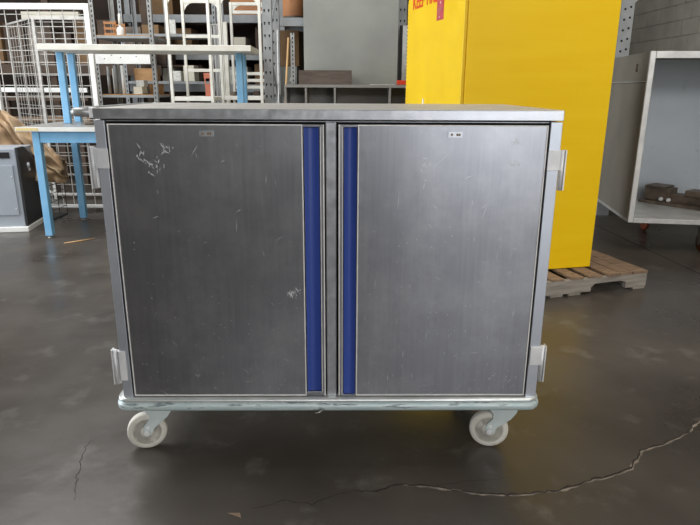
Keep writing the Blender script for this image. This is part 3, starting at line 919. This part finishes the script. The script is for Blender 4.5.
# ------------------------------------------------------------------ low grey shelving with cubbies
cu = thing('cubby_shelving', 'grey open cubby shelving unit behind the steel cabinet top', 'shelving', (0, 6.60, 0))
bm = bmesh.new()
x0, x1 = -.70, .70
B(bm, x0, x1, 0, .42, 1.330, 1.360)
link('top_board', bm, 'cubby', cu, bevel=.002)
for x in (-.70, -.486, -.18, .402, .68):
    box('divider', x, x+.02, .002, .40, .0, 1.3295, 'cubby', cu, .001)
box('back_board', x0, x1, .401, .415, 0, 1.3295, 'cubby', cu, 0)
for a, b in ((-.68, -.486), (-.466, -.18), (-.16, .402), (.422, .68)):
    for z in (.05, .42, .78, 1.10):
        box('shelf', a+.0005, b-.0005, .004, .399, z-.018, z, 'cubby', cu, 0)
wbx = box('walnut_box', -.56, .008, 6.76, 6.96, 1.3605, 1.508, 'walnut', bevel=.002)
tag(wbx, 'dark walnut-coloured board box on top of the grey cubby shelving', 'box')
sh = box('paper_sheet', .20, .46, 6.66, 6.84, 1.3605, 1.366, 'paper', bevel=0); tag(sh, 'pale flat sheet lying on the grey cubby shelving', 'paper')

# ------------------------------------------------------------------ rack upright at right, behind the yellow cabinet
ru = thing('rack_upright', 'grey perforated rack upright between the yellow cabinet and the block wall', 'upright', (2.76, 6.50, 0))
bm = bmesh.new()
B(bm, -.06, .07, 0, .004, 0, 2.9); B(bm, -.06, -.056, .004, .07, 0, 2.9); B(bm, .066, .07, .004, .07, 0, 2.9)
z = 1.0
while z < 2.8:
    for dx in (-.02, .035):
        lathe(bm, [(.012, -.0008), (.012, .0002)], (dx, 0, z+(.02 if dx > 0 else 0)), 'y', 8, 1)
    z += .10
link('post', bm, ['grey_metal', 'hole'], ru)
bm = bmesh.new(); prism(bm, [(.071, 2.16), (.071, 2.9), (.26, 2.9), (.16, 2.25)], .0, .004, 'y')
link('brace_plate', bm, 'galv', ru)

# far timber stack in the dark back-left, and a pale beam above it
fr = thing('timber_rack', 'timber storage rack in the dark background at far left', 'rack', (-4.2, 8.9, 0))
for x in (-1.2, 0, 1.35):
    box('post', x-.045, x+.045, 0, .07, 0, 2.9, 'wood_dark', fr, .003)
box('pale_beam', -.28, .50, -.12, -.0525, 2.20, 2.30, 'beige', fr, .003)
for z, mt_ in ((2.62, 'wood_dark'), (1.55, 'wood_dark'), (.8, 'wood_dark')):
    box('beam', -1.4, 1.55, -.052, -.001, z-.07, z+.07, mt_, fr, .003)
rg = random.Random(21)
for k in range(9):
    x = -5.4+.33*k
    h = .35+rg.random()*.3
    o = box('wooden_crate', x-.14, x+.14, 9.02, 9.5, 1.63, 1.63+h, ['wood_dark', 'cardboard', 'wood_dark', 'iron'][k % 4], bevel=.004)
    tag(o, ['dark brown', 'cardboard brown', 'dark brown', 'blackish iron'][k % 4] + ' crate, ' + ['first', 'second', 'third', 'fourth', 'fifth', 'sixth', 'seventh', 'eighth', 'ninth'][k] + ' from the left on the far timber rack behind the cage', 'crate', 'crates on the far timber rack')
bm = bmesh.new(); B(bm, -5.6, -2.3, 9.0, 9.55, 1.60, 1.629)
fs = link('deck', bm, 'wood_dark', fr); fs.location = (4.2, -8.9, 0)

fk = thing('far_rack', 'grey storage rack against the back wall, seen through the white racks', 'rack', (-1.95, 9.55, 0))
for x in (-1.35, 0, 1.05):
    box('post', x-.04, x+.04, 0, .06, 0, 3.0, 'grey_metal', fk, .003)
for z in (1.32, 1.78, 2.30):
    box('beam', -1.4, 1.1, -.041, -.001, z-.06, z+.05, 'grey_metal', fk, .003)
    box('deck', -1.4, 1.1, .061, .75, z+.02, z+.05, 'wood_dark', fk, 0)
FK = [(-3.15, .26, 1.371, .30, 'cardboard', 'brown'), (-2.78, .20, 1.371, .24, 'beige', 'beige'), (-2.42, .30, 1.371, .28, 'wood_dark', 'dark brown'), (-1.72, .28, 1.371, .26, 'paper', 'white'),
      (-1.30, .34, 1.371, .30, 'cardboard', 'wide brown'), (-3.05, .34, 1.831, .30, 'wood_dark', 'dark'), (-2.55, .30, 1.831, .34, 'cardboard', 'brown'), (-1.70, .22, 1.831, .22, 'beige', 'small beige'), (-1.25, .38, 1.831, .36, 'wood_dark', 'large dark'),
      (-2.9, .5, 2.351, .3, 'cardboard', 'long brown'), (-1.5, .6, 2.351, .3, 'fibre', 'long orange-brown')]
for (x, wd, z, h, mt_, cname) in FK:
    lev = {1.371: 'lowest', 1.831: 'middle', 2.351: 'topmost'}[z]
    o = carton('carton', x-wd/2, x+wd/2, 9.64, 10.1, z, z+h, mt_, cname + ' box on the ' + lev + ' level of the far rack' + (', left half' if x < -2 else ', right half'))
    o['group'] = 'boxes on the far rack'

# ------------------------------------------------------------------ litter on the floor
bm = bmesh.new(); T(bm, [(-2.51, 5.123, .007), (-2.40, 5.21, .008), (-2.314, 5.31, .007)], [.004, .007, .003], 5)
tag(link('wood_splinter', bm, 'stick'), 'orange-tan wood splinter on the floor beside the workbench leg', 'splinter')
bm = bmesh.new(); vv = [bm.verts.new(p) for p in ((-.395, 1.655, .001), (-.352, 1.65, .006), (-.345, 1.632, .001), (-.368, 1.637, .003))]
bm.faces.new(vv); bmesh.ops.solidify(bm, geom=bm.faces[:], thickness=.001)
tag(link('dry_leaf', bm, 'leaf'), 'small dry brown scrap on the floor in front of the steel cabinet', 'scrap')
